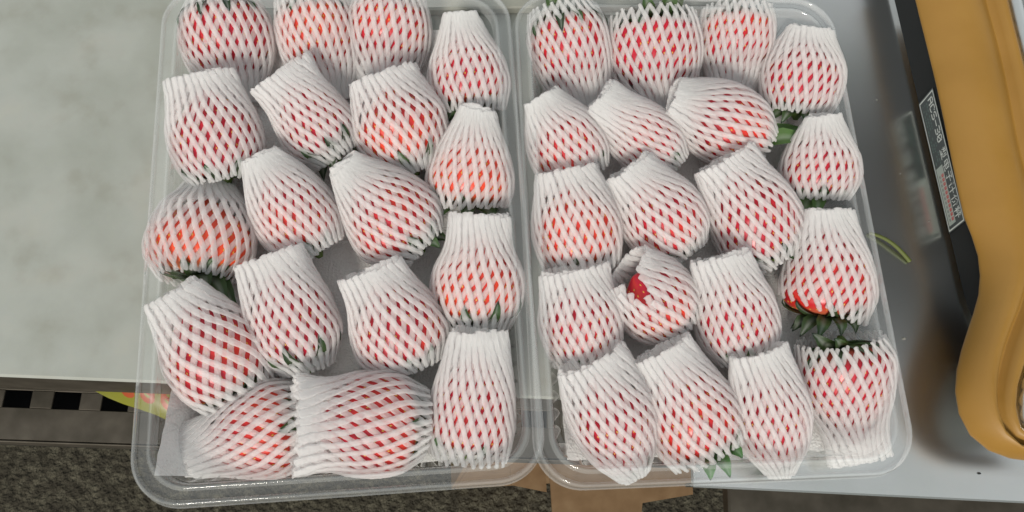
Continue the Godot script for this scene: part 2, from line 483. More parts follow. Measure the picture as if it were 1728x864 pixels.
const GLYPHS := {
	"A": "01110 10001 10001 11111 10001 10001 10001", "C": "01110 10001 10000 10000 10000 10001 01110", "S": "01111 10000 10000 01110 00001 00001 11110",
	"-": "00000 00000 00000 11111 00000 00000 00000", "3": "11110 00001 00001 01110 00001 00001 11110", "0": "01110 10001 10011 10101 11001 10001 01110",
	"型": "01111100010 00101001010 00101001010 11111101010 00101001010 01001000010 01000010110 00000100000 00111111100 00000100000 11111111111",
	"电": "00000100000 01111111110 01000100010 01000100010 01111111110 01000100010 01000100010 01111111110 00000100000 00000100001 00000111111",
	"子": "00111111100 00000001000 00000010000 00000100000 11111111111 00000100000 00000100000 00000100000 00000100000 00010100000 00001100000",
	"计": "01000001000 00100001000 00000001000 00000001000 11001111111 01000001000 01000001000 01000001000 01010001000 01100001000 00000001000",
	"价": "00010001000 00100010100 00100100010 01101000001 10100000000 00100010010 00100010010 00100010010 00100010010 00100100010 00101000010",
	"秤": "00110111110 11100001000 00100101010 11111010100 00100001000 01111111111 01110001000 10101001000 00100001000 00100001000 00100001000"}

func write_on(im: Image, text: String, x: int, y: int, px: float, col: Color, gap := 1.0) -> void:
	var cx := float(x)
	for ch in text:
		if ch == " ":
			cx += 3 * px
			continue
		var rows_: PackedStringArray = GLYPHS[ch].split(" ")
		for j in rows_.size():
			for i in rows_[j].length():
				if rows_[j][i] == "1":
					im.fill_rect(Rect2i(int(cx + i * px), int(y + j * px), int(ceil(px)), int(ceil(px))), col)
		cx += (rows_[0].length() + gap) * px

func sticker() -> ImageTexture:
	var im := Image.create(660, 148, false, Image.FORMAT_RGBA8)
	im.fill(Color(0.055, 0.12, 0.105))
	var white := Color(0.80, 0.82, 0.80)
	im.fill_rect(Rect2i(6, 5, 648, 6), white)
	im.fill_rect(Rect2i(6, 137, 648, 6), white)
	im.fill_rect(Rect2i(6, 5, 7, 138), white)
	im.fill_rect(Rect2i(647, 5, 7, 138), white)
	write_on(im, "ACS-30", 28, 20, 6.4, white)
	var x := 286
	for ch in ["型", "电", "子", "计", "价", "秤"]:
		write_on(im, ch, x, 16, 4.5, white)
		x += 58
	# rows of small print, too small to read: short dashes
	var r := RandomNumberGenerator.new()
	r.seed = 5
	for row in 3:
		var cx := 34
		while cx < 340:
			var w := r.randi_range(5, 16)
			if r.randf() < 0.72:
				im.fill_rect(Rect2i(cx, 76 + row * 19, w, 9), Color(0.22, 0.34, 0.30))
			cx += w + 5
	im.fill_rect(Rect2i(352, 72, 280, 60), Color(0.62, 0.66, 0.63))
	for k in 11:
		im.fill_rect(Rect2i(392 + k * 21, 79, 15, 20), Color(0.72, 0.22, 0.2))
		im.fill_rect(Rect2i(396 + k * 21, 84, 7, 4), Color(0.66, 0.62, 0.6))
		im.fill_rect(Rect2i(392 + k * 21, 108, 13, 12), Color(0.45, 0.47, 0.45))
	return ImageTexture.create_from_image(im)


# ------------------------------------------------------------------ cardboard box under the tables
func build_cardboard() -> void:
	var b := thing("cardboard_box", "open brown cardboard box standing on the floor under the gap between the trays", "box", Vector3(0.10, -0.72, 0.02))
	var w := 0.115
	var d := 0.13
	part("front_panel", box(Vector3(-w, 0, d * 0.5), Vector3(w, 0.52, d * 0.5 + 0.004), 0.001), M.cardboard, b)
	part("back_panel", box(Vector3(-w, 0, -d), Vector3(w, 0.52, -d + 0.004), 0.001), M.cardboard, b)
	part("side_panel", box(Vector3(-w - 0.004, 0, -d), Vector3(-w - 0.0002, 0.52, d * 0.5 + 0.004), 0.001), M.cardboard, b)
	part("side_panel", box(Vector3(w + 0.0002, 0, -d), Vector3(w + 0.004, 0.52, d * 0.5 + 0.004), 0.001), M.cardboard, b)
	# the front flap folded outwards, nearly level; the left flap hangs a little lower
	var f := Geo.new()
	slab(f, [Vector3(-0.057, 0.521, d * 0.5), Vector3(0.052, 0.521, d * 0.5), Vector3(0.051, 0.516, 0.0985), Vector3(0.012, 0.515, 0.1025), Vector3(0.010, 0.514, 0.112), Vector3(-0.056, 0.512, 0.125)], 0.003)
	part("front_flap", f.done(), M.cardboard, b)
	var f2 := Geo.new()
	slab(f2, [Vector3(-0.086, 0.512, 0.045), Vector3(-0.0585, 0.512, 0.045), Vector3(-0.0585, 0.508, 0.0905), Vector3(-0.0845, 0.508, 0.084)], 0.003)
	part("side_flap", f2.done(), M.cardboard, b)

# a sheet of some thickness over a convex outline
func slab(g: Geo, pts: Array, thick: float) -> void:
	var down := Vector3(0, -thick, 0)
	var mid := Vector3.ZERO
	for p in pts:
		mid += p / pts.size()
	var top := []
	var bot := []
	for p in pts:
		top.append(g.add(p, Vector3.UP))
		bot.append(g.add(p + down, Vector3.DOWN))
	for k in range(1, pts.size() - 1):
		g.tri(top[0], top[k], top[k + 1])
		g.tri(bot[0], bot[k], bot[k + 1])
	for k in pts.size():
		var p0: Vector3 = pts[k]
		var p1: Vector3 = pts[(k + 1) % pts.size()]
		g.face(p0, p1, p1 + down, p0 + down, (p0 + p1) / 2.0 - mid)


# ------------------------------------------------------------------ clear trays
const TRAY_W := 0.1808
const TRAY_L := 0.2606

# rounded rectangle: point and outward direction at k of n, inset from the outer rim
func ring(k: int, n: int, inset: float, radius: float) -> Array:
	var hw := TRAY_W / 2.0 - inset
	var hl := TRAY_L / 2.0 - inset
	var r := maxf(radius - inset * 0.55, 0.004)
	var sx := hw - r
	var sz := hl - r
	var arc := PI / 2 * r
	var total := 4 * (sx + sz) + 4 * arc
	var s := total * k / n
	# start in the middle of the right side, going to the front
	var legs := [[sz, 0], [arc, 1], [2 * sx, 2], [arc, 3], [2 * sz, 4], [arc, 5], [2 * sx, 6], [arc, 7], [sz, 8]]
	for l in legs:
		if s > l[0] and l[1] < 8:
			s -= l[0]
			continue
		match l[1]:
			0: return [Vector2(hw, s), Vector2(1, 0)]
			1: return corner(Vector2(sx, sz), r, s / r)
			2: return [Vector2(sx - s, hl), Vector2(0, 1)]
			3: return corner(Vector2(-sx, sz), r, s / r + PI / 2)
			4: return [Vector2(-hw, sz - s), Vector2(-1, 0)]
			5: return corner(Vector2(-sx, -sz), r, s / r + PI)
			6: return [Vector2(-sx + s, -hl), Vector2(0, -1)]
			7: return corner(Vector2(sx, -sz), r, s / r + PI * 1.5)
			8: return [Vector2(hw, -sz + s), Vector2(1, 0)]
	return [Vector2(hw, 0), Vector2(1, 0)]

func corner(c: Vector2, r: float, a: float) -> Array:
	var d := Vector2(cos(a), sin(a))
	return [c + d * r, d]

func tray_mesh(levels: Array, n: int, flutes: int) -> ArrayMesh:
	var g := Geo.new()
	for l in levels:
		for k in n:
			var e := ring(k, n, l[0], 0.022)
			var p: Vector2 = e[0]
			var d: Vector2 = e[1]
			var fl: float = l[2] * (absf(sin(PI * flutes * k / n)) - 0.5)
			p -= d * fl
			g.add(Vector3(p.x, l[1], p.y), Vector3.UP)
	var rows_ := levels.size()
	for i in rows_:
		for k in n:
			var du := g.v[i * n + (k + 1) % n] - g.v[i * n + (k + n - 1) % n]
			var dv := g.v[mini(i + 1, rows_ - 1) * n + k] - g.v[maxi(i - 1, 0) * n + k]
			g.n[i * n + k] = du.cross(dv).normalized() * (1.0 if du.cross(dv).y >= 0 or levels[i].size() > 3 else -1.0)
	for i in rows_ - 1:
		for k in n:
			var a := i * n + k
			var b := i * n + (k + 1) % n
			g.quad(a, b, b + n, a + n)
	return g.done()

func make_tray(label: String, at: Vector3, turn: float) -> Node3D:
	var t := thing("plastic_tray", label, "tray", at, turn, "clear trays side by side")
	var wall := [[0.0175, 0.0030, 0.0], [0.0160, 0.0010, 0.0], [0.0150, 0.0012, 0.0004], [0.0148, 0.0040, 0.0034], [0.0140, 0.010, 0.0044], [0.0130, 0.020, 0.0042], [0.0118, 0.028, 0.0030], [0.0104, 0.0325, 0.0006], [0.0100, 0.0345, 0.0]]
	part("fluted_wall", tray_mesh(wall, 920, 92), M.clear_plastic, t)
	var rim := [[0.0098, 0.0347, 0.0], [0.0094, 0.0353, 0.0], [0.0092, 0.0374, 0.0], [0.0090, 0.0394, 0.0], [0.0085, 0.0404, 0.0], [0.0078, 0.0407, 0.0], [0.0071, 0.0404, 0.0], [0.0067, 0.0393, 0.0], [0.0063, 0.0388, 0.0], [0.0030, 0.0386, 0.0], [0.0026, 0.0390, 0.0], [0.0022, 0.0402, 0.0], [0.0016, 0.0408, 0.0], [0.0009, 0.0407, 0.0], [0.0004, 0.0398, 0.0], [0.0002, 0.0382, 0.0], [0.0, 0.0355, 0.0], [-0.0001, 0.0340, 0.0], [-0.0006, 0.0334, 0.0]]
	part("rim", tray_mesh(rim.slice(8, 11), 288, 1), M.clear_plastic, t)
	part("inner_bead", tray_mesh(rim.slice(0, 9), 288, 1), M.plastic_edge, t)
	part("outer_bead", tray_mesh(rim.slice(10), 288, 1), M.plastic_edge, t)
	var fl := [[0.0177, 0.0031, 0.0], [0.03, 0.0026, 0.0], [0.06, 0.0025, 0.0], [0.085, 0.0025, 0.0]]
	part("base_panel", tray_mesh(fl, 96, 1), M.clear_plastic, t)
	return t

func build_trays() -> void:
	make_tray("clear plastic tray on the left, its front overhanging the dull table edge", Vector3(-0.0834, 0.0015, -0.0180), 0.0138)
	make_tray("clear plastic tray on the right, nearest the yellow scale", Vector3(0.0958, 0.0010, -0.0141), -0.0138)
	# foam sheets under the fruit
	foam_sheet("thin white foam sheet under the fruit of the left tray, its front corner curling up", Vector3(-0.0834, 0.0015, -0.0180), 0.0138, -0.0765, 0.064, -0.118, 0.1165, 0.029)
	foam_sheet("thin white foam sheet under the fruit of the right tray", Vector3(0.0958, 0.0010, -0.0141), -0.0138, -0.0715, 0.0715, -0.1085, 0.1160, 0.004)

func foam_sheet(label: String, at: Vector3, turn: float, x0: float, x1: float, z0: float, z1: float, curl: float) -> void:
	var t := thing("foam_sheet", label, "foam sheet", at, turn, "foam sheets lining the trays")
	var g := Geo.new()
	var f := FastNoiseLite.new()
	f.seed = 12
	f.frequency = 18.0
	var a := 40
	var b := 52
	for side in 2:
		for i in a:
			for j in b:
				var u := float(i) / (a - 1)
				var w := float(j) / (b - 1)
				var edge := minf(minf(u, 1 - u) * 6.0, minf(w, 1 - w) * 8.0)
				var x := lerpf(x0, x1, u)
				var z := lerpf(z0, z1, w)
				if edge <= 0.0:
					x += 0.0008 * f.get_noise_2d(z * 8.0, 3.0)
					z += 0.0008 * f.get_noise_2d(x * 8.0, 9.0)
				# the left front corner climbs the wall
				var cu := maxf(0.0, 1.0 - u * 7.0) * smoothstep(0.35, 1.0, w)
				var fr := smoothstep(0.90, 1.0, w) * (0.006 if curl > 0.02 else 0.004) + (smoothstep(0.1, 0.0, w) * 0.012 if curl > 0.02 else 0.0)
				var y := 0.0042 + 0.0009 * f.get_noise_2d(x, z) + curl * cu * cu * 1.0 + fr
				x -= curl * 0.12 * cu
				g.add(Vector3(x, y - 0.0012 * side, z), Vector3.UP if side == 0 else Vector3.DOWN)
		smooth_grid(g, a, b, side * a * b)
	part("sheet", g.done(), M.liner, t)


# ------------------------------------------------------------------ strawberries in their nets
func build_berries() -> void:
	netted_strawberry("net wrapped strawberry in the left tray's top left corner, calyx upwards", "left",
		[-141.7, 13.0, -95.0, 11.8, -143.6, 17.5, -108.4, 20.6, -144.9, 24.0, -120.5, 25.2, -147.2, 27.0, -134.8, 24.6, -149.8, 29.0, -149.9, 19.0], {"hue": 0.3, "leaves": [[100,9],[60,6]], "calyx_wide": 1, "n": 26, "cells": 4.63})
	netted_strawberry("net wrapped strawberry with pale orange shoulder, second in the left tray's top row", "left",
		[-92.8, 13.0, -96.1, 12.0, -95.1, 17.5, -109.3, 19.1, -97.1, 24.0, -121.3, 22.1, -99.6, 27.0, -135.4, 22.5, -102.3, 29.0, -150.3, 19.9], {"hue": 0.8, "leaves": [[60,12]], "n": 26, "cells": 4.55})
	netted_strawberry("net wrapped strawberry third in the left tray's top row, above the square necked sleeve", "left",
		[-64.6, 13.0, -101.7, 13.8, -63.1, 17.5, -113.8, 20.4, -61.5, 24.0, -124.7, 24.0, -60.1, 27.0, -137.7, 23.8, -58.7, 29.0, -151.5, 19.4], {"hue": 0.5, "n": 26, "cells": 4.12})
	netted_strawberry("net wrapped strawberry with narrow neck upwards at the left tray's top right corner", "left",
		[-21.6, 41.0, -132.0, 9.7, -20.3, 36.0, -119.9, 14.8, -18.9, 28.5, -109.3, 21.1, -17.7, 25.0, -96.1, 23.1, -16.5, 21.0, -83.2, 19.4], {"hue": 0.2, "leaves": [[-20,8],[30,5]], "n": 26, "cells": 4.34})
	netted_strawberry("dark red strawberry in a wide necked net at the left tray's left wall, second row", "left",
		[-153.9, 41.0, -94.8, 18.0, -151.1, 36.0, -82.0, 20.6, -149.1, 28.5, -70.5, 24.0, -145.9, 25.0, -56.8, 23.3, -142.8, 21.0, -43.3, 17.6], {"hue": 0.0, "leaves": [[160,6]], "n": 26, "cells": 4.89})
	netted_strawberry("net wrapped strawberry tilted right between two wide necked ones, left tray's second row", "left",
		[-114.9, 41.0, -96.3, 18.5, -108.1, 36.0, -86.7, 18.0, -101.6, 28.5, -78.3, 20.2, -94.3, 25.0, -67.5, 20.9, -87.1, 21.0, -57.0, 13.8], {"hue": 0.05, "leaves": [[0,7],[60,5],[150,7]], "calyx_wide": 1, "n": 26, "cells": 4.54})
	netted_strawberry("net wrapped orange red strawberry with slanted square neck, green showing at its lower end", "left",
		[-63.3, 41.0, -95.2, 18.5, -59.3, 36.0, -83.6, 22.1, -55.3, 28.5, -73.2, 25.9, -51.2, 25.0, -60.6, 22.7, -47.1, 21.0, -48.2, 11.5], {"hue": 0.75, "calyx_wide": 1, "n": 26, "cells": 4.53})
	netted_strawberry("pear shaped net wrapped strawberry over a dark leaf fan, left tray's right wall", "left",
		[-15.2, 41.0, -75.0, 9.7, -16.8, 36.0, -62.9, 15.5, -18.2, 28.5, -52.0, 21.5, -19.9, 25.0, -39.1, 24.1, -21.6, 21.0, -26.4, 20.5], {"hue": 0.85, "tor": -0.5, "leaves": [[0,9],[40,9],[90,10],[140,9],[180,8]], "bskew": [3.4,0.04], "n": 26, "cells": 4.46})
	netted_strawberry("orange strawberry in widely stretched net at the left wall, green leaf at lower right", "left",
		[-152.4, 20.0, -43.9, 13.8, -152.4, 23.0, -29.3, 22.3, -152.4, 26.0, -15.2, 26.5, -153.2, 26.0, -2.6, 25.7, -155.1, 22.0, 8.7, 17.7], {"hue": 0.95, "n": 25, "tor": -0.2, "leaves": [[150,17],[175,19],[120,13],[200,12]], "cells": 4.29})
	netted_strawberry("net wrapped strawberry with rounded neck in the middle of the left tray's third row", "left",
		[-123.2, 41.0, -50.2, 9.9, -116.5, 36.0, -38.8, 16.7, -110.2, 28.5, -28.3, 21.3, -103.1, 25.0, -16.1, 21.0, -96.0, 21.0, -4.0, 14.5], {"hue": 0.55, "n": 26, "cells": 5.08})
	netted_strawberry("net wrapped strawberry leaning right towards the dark leaf fan, left tray's third row", "left",
		[-82.5, 41.0, -45.4, 9.3, -73.2, 36.0, -35.6, 17.2, -64.0, 28.5, -26.6, 23.7, -54.4, 25.0, -15.8, 25.4, -44.7, 21.0, -5.1, 15.3], {"hue": 0.45, "leaves": [[150,8],[110,6]], "n": 26, "cells": 5.14})
	netted_strawberry("net wrapped strawberry with green lower half below the dark leaf fan, left tray's right wall", "left",
		[-16.7, 41.0, -16.1, 15.7, -17.3, 36.0, -2.9, 17.3, -17.9, 28.5, 9.6, 23.4, -18.7, 25.0, 23.4, 23.3, -19.4, 21.0, 37.0, 16.2], {"hue": 0.8, "calyx_wide": 1, "tor": -0.5, "leaves": [[10,7],[50,5]], "n": 26, "cells": 4.98})
	netted_strawberry("bright red strawberry in wide open net with broad white neck, left tray's lower left", "left",
		[-159.6, 41.0, 18.5, 14.4, -152.2, 36.0, 29.7, 18.9, -145.4, 28.5, 40.6, 23.8, -137.4, 25.0, 52.4, 24.4, -129.4, 21.0, 64.3, 18.6], {"hue": 0.4, "n": 20, "tor": -0.35, "leaves": [[100,4],[140,4]], "cells": 5.76})
	netted_strawberry("net wrapped strawberry with straight white neck and blue green lower end, left tray's fourth row", "left",
		[-117.1, 41.0, 1.9, 17.2, -112.8, 36.0, 14.7, 19.3, -108.9, 28.5, 27.0, 22.2, -104.2, 25.0, 40.4, 21.9, -99.6, 21.0, 53.7, 12.9], {"hue": 0.0, "calyx_wide": 1, "n": 26, "cells": 5.3})
	netted_strawberry("net wrapped strawberry with flat white neck right of the green ended one, fourth row", "left",
		[-69.7, 41.0, 10.0, 16.3, -64.6, 36.0, 20.9, 18.9, -59.5, 28.5, 31.2, 23.7, -54.2, 25.0, 42.7, 24.3, -48.9, 21.0, 54.1, 15.2], {"hue": 0.3, "n": 26, "cells": 4.69})
	netted_strawberry("pale net wrapped strawberry with white lower end in the left tray's lower right corner", "left",
		[-19.0, 41.0, 42.6, 14.1, -20.9, 36.0, 56.5, 17.4, -22.7, 28.5, 70.0, 20.5, -24.6, 25.0, 84.2, 21.6, -26.6, 21.0, 98.3, 19.5], {"hue": 0.3, "n": 26, "cells": 5.47})
	netted_strawberry("net wrapped strawberry lying sideways, its end tucked under another sleeve, left tray's bottom", "left",
		[-155.0, 20.0, 88.7, 12.7, -140.9, 22.5, 85.8, 16.1, -126.7, 25.0, 83.0, 21.0, -113.0, 25.0, 79.8, 23.2, -99.9, 20.0, 76.0, 18.9], {"hue": 0.7, "tip": 0.06, "n": 23, "tor": -0.4, "cells": 5.83})
	netted_strawberry("sideways net wrapped strawberry whose broad white neck covers its left neighbour's end", "left",
		[-102.8, 43.0, 81.3, 23.0, -89.4, 37.0, 81.0, 21.8, -75.4, 31.0, 80.7, 24.8, -60.6, 28.0, 80.7, 24.5, -45.5, 24.0, 80.6, 17.2], {"hue": 0.55, "n": 25, "tor": -0.7, "cuff": 0.6, "leaves": [[180,4]], "cells": 5.67})
	netted_strawberry("net wrapped strawberry in the right tray's top left corner, thin dark sepal on top", "right",
		[47.4, 13.0, -86.2, 10.5, 44.3, 17.5, -100.3, 19.7, 40.8, 24.0, -113.1, 23.0, 38.1, 27.0, -128.0, 23.5, 35.6, 29.0, -143.7, 20.1], {"hue": 0.3, "leaves": [[120,12]], "calyx_wide": 1, "n": 26, "cells": 4.68})
	netted_strawberry("large crimson net wrapped strawberry with leaves above, second in the right tray's top row", "right",
		[90.7, 13.0, -84.3, 9.2, 89.5, 17.5, -98.0, 20.9, 87.6, 24.0, -110.4, 26.8, 86.9, 27.0, -124.9, 27.9, 86.6, 29.0, -140.1, 24.9], {"hue": 0.05, "leaves": [[60,13],[75,16],[110,10]], "n": 26, "cells": 4.43})
	netted_strawberry("pale net wrapped strawberry with level white top, third in the right tray's top row", "right",
		[134.8, 13.0, -97.6, 13.4, 135.6, 17.5, -109.2, 18.4, 135.4, 24.0, -119.5, 21.5, 136.9, 27.0, -132.0, 22.3, 138.8, 29.0, -145.2, 20.9], {"hue": 0.5, "n": 26, "cells": 3.8})
	netted_strawberry("net wrapped strawberry with its neck under the rim, right tray's top right corner", "right",
		[172.8, 41.0, -123.2, 13.6, 171.0, 36.0, -112.2, 19.6, 170.5, 28.5, -102.6, 24.1, 167.8, 25.0, -90.5, 23.0, 165.4, 21.0, -78.7, 17.7], {"hue": 0.0, "tor": -0.4, "leaves": [[0,7],[50,7],[90,6],[140,6]], "n": 26, "cells": 3.9})
	netted_strawberry("net wrapped strawberry with narrow neck by the right tray's left wall, second row", "right",
		[18.4, 41.0, -81.9, 11.1, 24.1, 36.0, -72.7, 17.1, 30.3, 28.5, -64.5, 21.7, 35.7, 25.0, -54.1, 21.7, 41.3, 21.0, -44.0, 16.7], {"hue": 0.45, "n": 26, "cells": 3.99})
	netted_strawberry("slim net wrapped strawberry pointing down right, second row of the right tray", "right",
		[49.5, 41.0, -81.4, 12.9, 60.0, 36.0, -73.5, 15.3, 71.3, 28.5, -66.6, 19.2, 81.7, 25.0, -57.6, 19.3, 92.2, 21.0, -48.7, 11.9], {"hue": 0.4, "n": 26, "cells": 4.52})
	netted_strawberry("net wrapped strawberry lying across the right tray's second row, broad green leaf at its end", "right",
		[89.2, 41.0, -82.2, 12.0, 103.0, 36.0, -76.7, 19.5, 118.2, 28.5, -72.3, 23.6, 131.9, 25.0, -65.7, 22.0, 146.0, 21.0, -59.2, 12.5], {"hue": 0.6, "n": 25, "fresh": 1, "leaves": [[110,22],[145,24],[175,18]], "bskew": [0.4,0.05], "cells": 4.73})
	netted_strawberry("net wrapped strawberry with small frayed neck above a green leaf, right tray's right wall", "right",
		[171.1, 41.0, -68.9, 10.4, 170.5, 36.0, -58.9, 16.2, 171.3, 28.5, -50.0, 21.5, 169.8, 25.0, -39.1, 22.5, 168.6, 21.0, -28.5, 17.8], {"hue": 0.1, "n": 25, "tor": -0.4, "fresh": 1, "leaves": [[20,12],[45,15],[70,11]], "cells": 3.66})
	netted_strawberry("orange red strawberry in a level necked net by the right tray's left wall, third row", "right",
		[28.9, 41.0, -40.1, 16.7, 30.9, 36.0, -28.2, 20.1, 33.4, 28.5, -17.1, 23.5, 35.1, 25.0, -4.5, 23.2, 36.9, 21.0, 8.0, 20.0], {"hue": 0.75, "n": 26, "cells": 4.47})
	netted_strawberry("net wrapped strawberry with pointed open neck, above the torn sleeve in the right tray", "right",
		[60.6, 41.0, -40.9, 15.1, 68.5, 36.0, -30.7, 18.7, 77.2, 28.5, -21.4, 23.2, 84.8, 25.0, -10.3, 22.9, 92.6, 21.0, 0.6, 14.1], {"hue": 0.45, "n": 26, "cells": 4.58})
	netted_strawberry("large net wrapped strawberry with peaked white neck, middle of the right tray's third row", "right",
		[111.2, 41.0, -44.8, 19.2, 118.6, 36.0, -32.4, 21.0, 127.1, 28.5, -20.9, 24.8, 133.9, 25.0, -7.8, 25.5, 140.9, 21.0, 5.2, 16.2], {"hue": 0.05, "leaves": [[150,8],[100,5]], "n": 26, "cells": 5.0})
	netted_strawberry("strawberry with bare red base and dark leaves below its net, right tray's right wall", "right",
		[164.1, 41.0, -15.3, 12.9, 163.5, 36.0, -1.6, 18.1, 164.2, 28.5, 11.3, 23.2, 162.7, 25.0, 25.6, 25.7, 161.5, 21.0, 39.6, 21.1], {"hue": 0.4, "n": 24, "tor": -0.3, "leaves": [[0,7],[30,9],[60,9],[90,7],[-20,6],[120,6]], "bskew": [5.9,0.13], "cells": 5.17})
	netted_strawberry("net wrapped strawberry with ragged white neck, right tray's left wall, fourth row", "right",
		[28.0, 41.0, 12.3, 18.0, 29.6, 36.0, 23.1, 19.0, 31.6, 28.5, 33.4, 21.7, 32.9, 25.0, 44.8, 20.5, 34.3, 21.0, 56.0, 17.1], {"hue": 0.15, "n": 26, "cells": 4.19})
	netted_strawberry("strawberry in a torn net sleeve gaping open at the neck, red fruit bare inside", "right",
		[53.9, 41.0, 12.8, 16.0, 61.2, 36.0, 19.1, 20.5, 69.5, 28.5, 24.9, 22.7, 76.6, 25.0, 32.0, 20.9, 84.0, 21.0, 39.0, 14.3], {"hue": 0.6, "torn": 1, "mouth": 0.62, "tip": 0.14, "n": 26, "cells": 3.48})
	netted_strawberry("net wrapped strawberry with straight cut neck right of the torn sleeve", "right",
		[102.8, 41.0, 8.3, 16.9, 105.9, 36.0, 20.7, 18.5, 110.1, 28.5, 32.6, 21.9, 112.6, 25.0, 45.6, 21.5, 115.4, 21.0, 58.4, 13.9], {"hue": 0.1, "n": 26, "cells": 4.71})
	netted_strawberry("upside down net wrapped strawberry with sawtooth net top in the right tray's lower right corner", "right",
		[171.8, 11.0, 108.3, 17.7, 170.0, 15.0, 93.4, 18.4, 166.3, 22.5, 78.7, 23.0, 164.2, 27.0, 63.9, 25.2, 162.9, 30.0, 48.8, 22.8], {"hue": 0.1, "n": 25, "leaves": [[150,10],[120,6]], "cells": 5.4})
	netted_strawberry("net wrapped strawberry with white tail over the rim, right tray's lower left corner", "right",
		[32.3, 41.0, 56.5, 18.5, 37.4, 36.0, 70.2, 20.7, 43.3, 28.0, 83.6, 22.2, 48.9, 21.0, 97.4, 17.8, 55.2, 12.0, 111.4, 8.0], {"hue": 0.05, "n": 26, "cells": 5.58})
	netted_strawberry("net wrapped strawberry with pale green leaves hanging from its end, right tray's bottom row", "right",
		[67.6, 41.0, 53.3, 16.5, 73.5, 36.0, 65.5, 18.9, 80.3, 28.5, 77.5, 22.8, 85.8, 25.0, 90.1, 24.9, 91.5, 21.0, 102.6, 20.4], {"hue": 0.55, "tor": -0.2, "leaves": [[60,7],[85,9],[120,6]], "pale": 1, "bskew": [1.6,0.03], "n": 26, "cells": 5.07})
	netted_strawberry("net wrapped strawberry tapering to a white tail, right of the pale leaved one", "right",
		[114.7, 41.0, 55.7, 16.0, 117.3, 36.0, 70.1, 18.5, 121.1, 28.0, 84.1, 20.8, 124.6, 21.0, 98.5, 17.5, 128.9, 12.0, 113.0, 8.1], {"hue": 0.0, "n": 26, "cells": 5.47})

var S_pos := PackedVector3Array()
var S_side := PackedVector3Array()
var S_up := PackedVector3Array()
var S_hw := PackedFloat32Array()
var S_hb := PackedFloat32Array()
var S_tan := PackedVector3Array()
const S_N := 72
const T_LO := -0.06
const T_HI := 1.10

func hermite(a, b, c, d, u: float):
	return 0.5 * ((2.0 * b) + (c - a) * u + (2.0 * a - 5.0 * b + 4.0 * c - d) * u * u + (3.0 * b - a - 3.0 * c + d) * u * u * u)

func sweep(num: Array, base: Vector3, mouth: float) -> void:
	S_pos.resize(S_N); S_side.resize(S_N); S_up.resize(S_N); S_hw.resize(S_N); S_hb.resize(S_N); S_tan.resize(S_N)
	var P := []
	var W := []
	for k in 5:
		P.append(Vector3(num[k * 4], num[k * 4 + 1], num[k * 4 + 2]) * 0.001 - base)
		W.append(num[k * 4 + 3] * 0.001)
	P.push_front(P[0] * 2.0 - P[1]); P.append(P[5] * 2.0 - P[4])
	W.push_front(W[0] * 1.6 - W[1] * 0.6); W.append(W[5] * 1.6 - W[4] * 0.6)
	for i in S_N:
		var t := lerpf(T_LO, T_HI, float(i) / (S_N - 1)) * 4.0
		var k := clampi(int(floor(t)), 0, 3)
		var u := t - k
		S_pos[i] = hermite(P[k], P[k + 1], P[k + 2], P[k + 3], u)
		var hw: float = maxf(hermite(W[k], W[k + 1], W[k + 2], W[k + 3], u), 0.006)
		S_hw[i] = hw
		var tt := t / 4.0
		var flat := lerpf(mouth, 0.93, smoothstep(0.0, 0.42, tt)) - 0.10 * smoothstep(0.8, 1.0, tt)
		# never through the tray's floor
		S_hb[i] = minf(hw * flat, maxf((S_pos[i] + base).y - 0.0045, 0.006))
	# the rings stay square to the whole net's direction, so that its top does not bunch where it bends
	var tg := (S_pos[S_N - 8] - S_pos[6]).normalized()
	for i in S_N:
		S_tan[i] = tg
		S_side[i] = tg.cross(Vector3.UP).normalized()
		S_up[i] = S_side[i].cross(tg).normalized()

var F_pos: Vector3
var F_side: Vector3
var F_up: Vector3
var F_hw: float
var F_hb: float

func frame(t: float) -> void:
	var x := clampf((t - T_LO) / (T_HI - T_LO), 0.0, 0.9999) * (S_N - 1)
	var i := int(x)
	var u := x - i
	F_pos = S_pos[i].lerp(S_pos[i + 1], u)
	F_side = S_side[i].lerp(S_side[i + 1], u)
	F_up = S_up[i].lerp(S_up[i + 1], u)
	F_hw = lerpf(S_hw[i], S_hw[i + 1], u)
	F_hb = lerpf(S_hb[i], S_hb[i + 1], u)

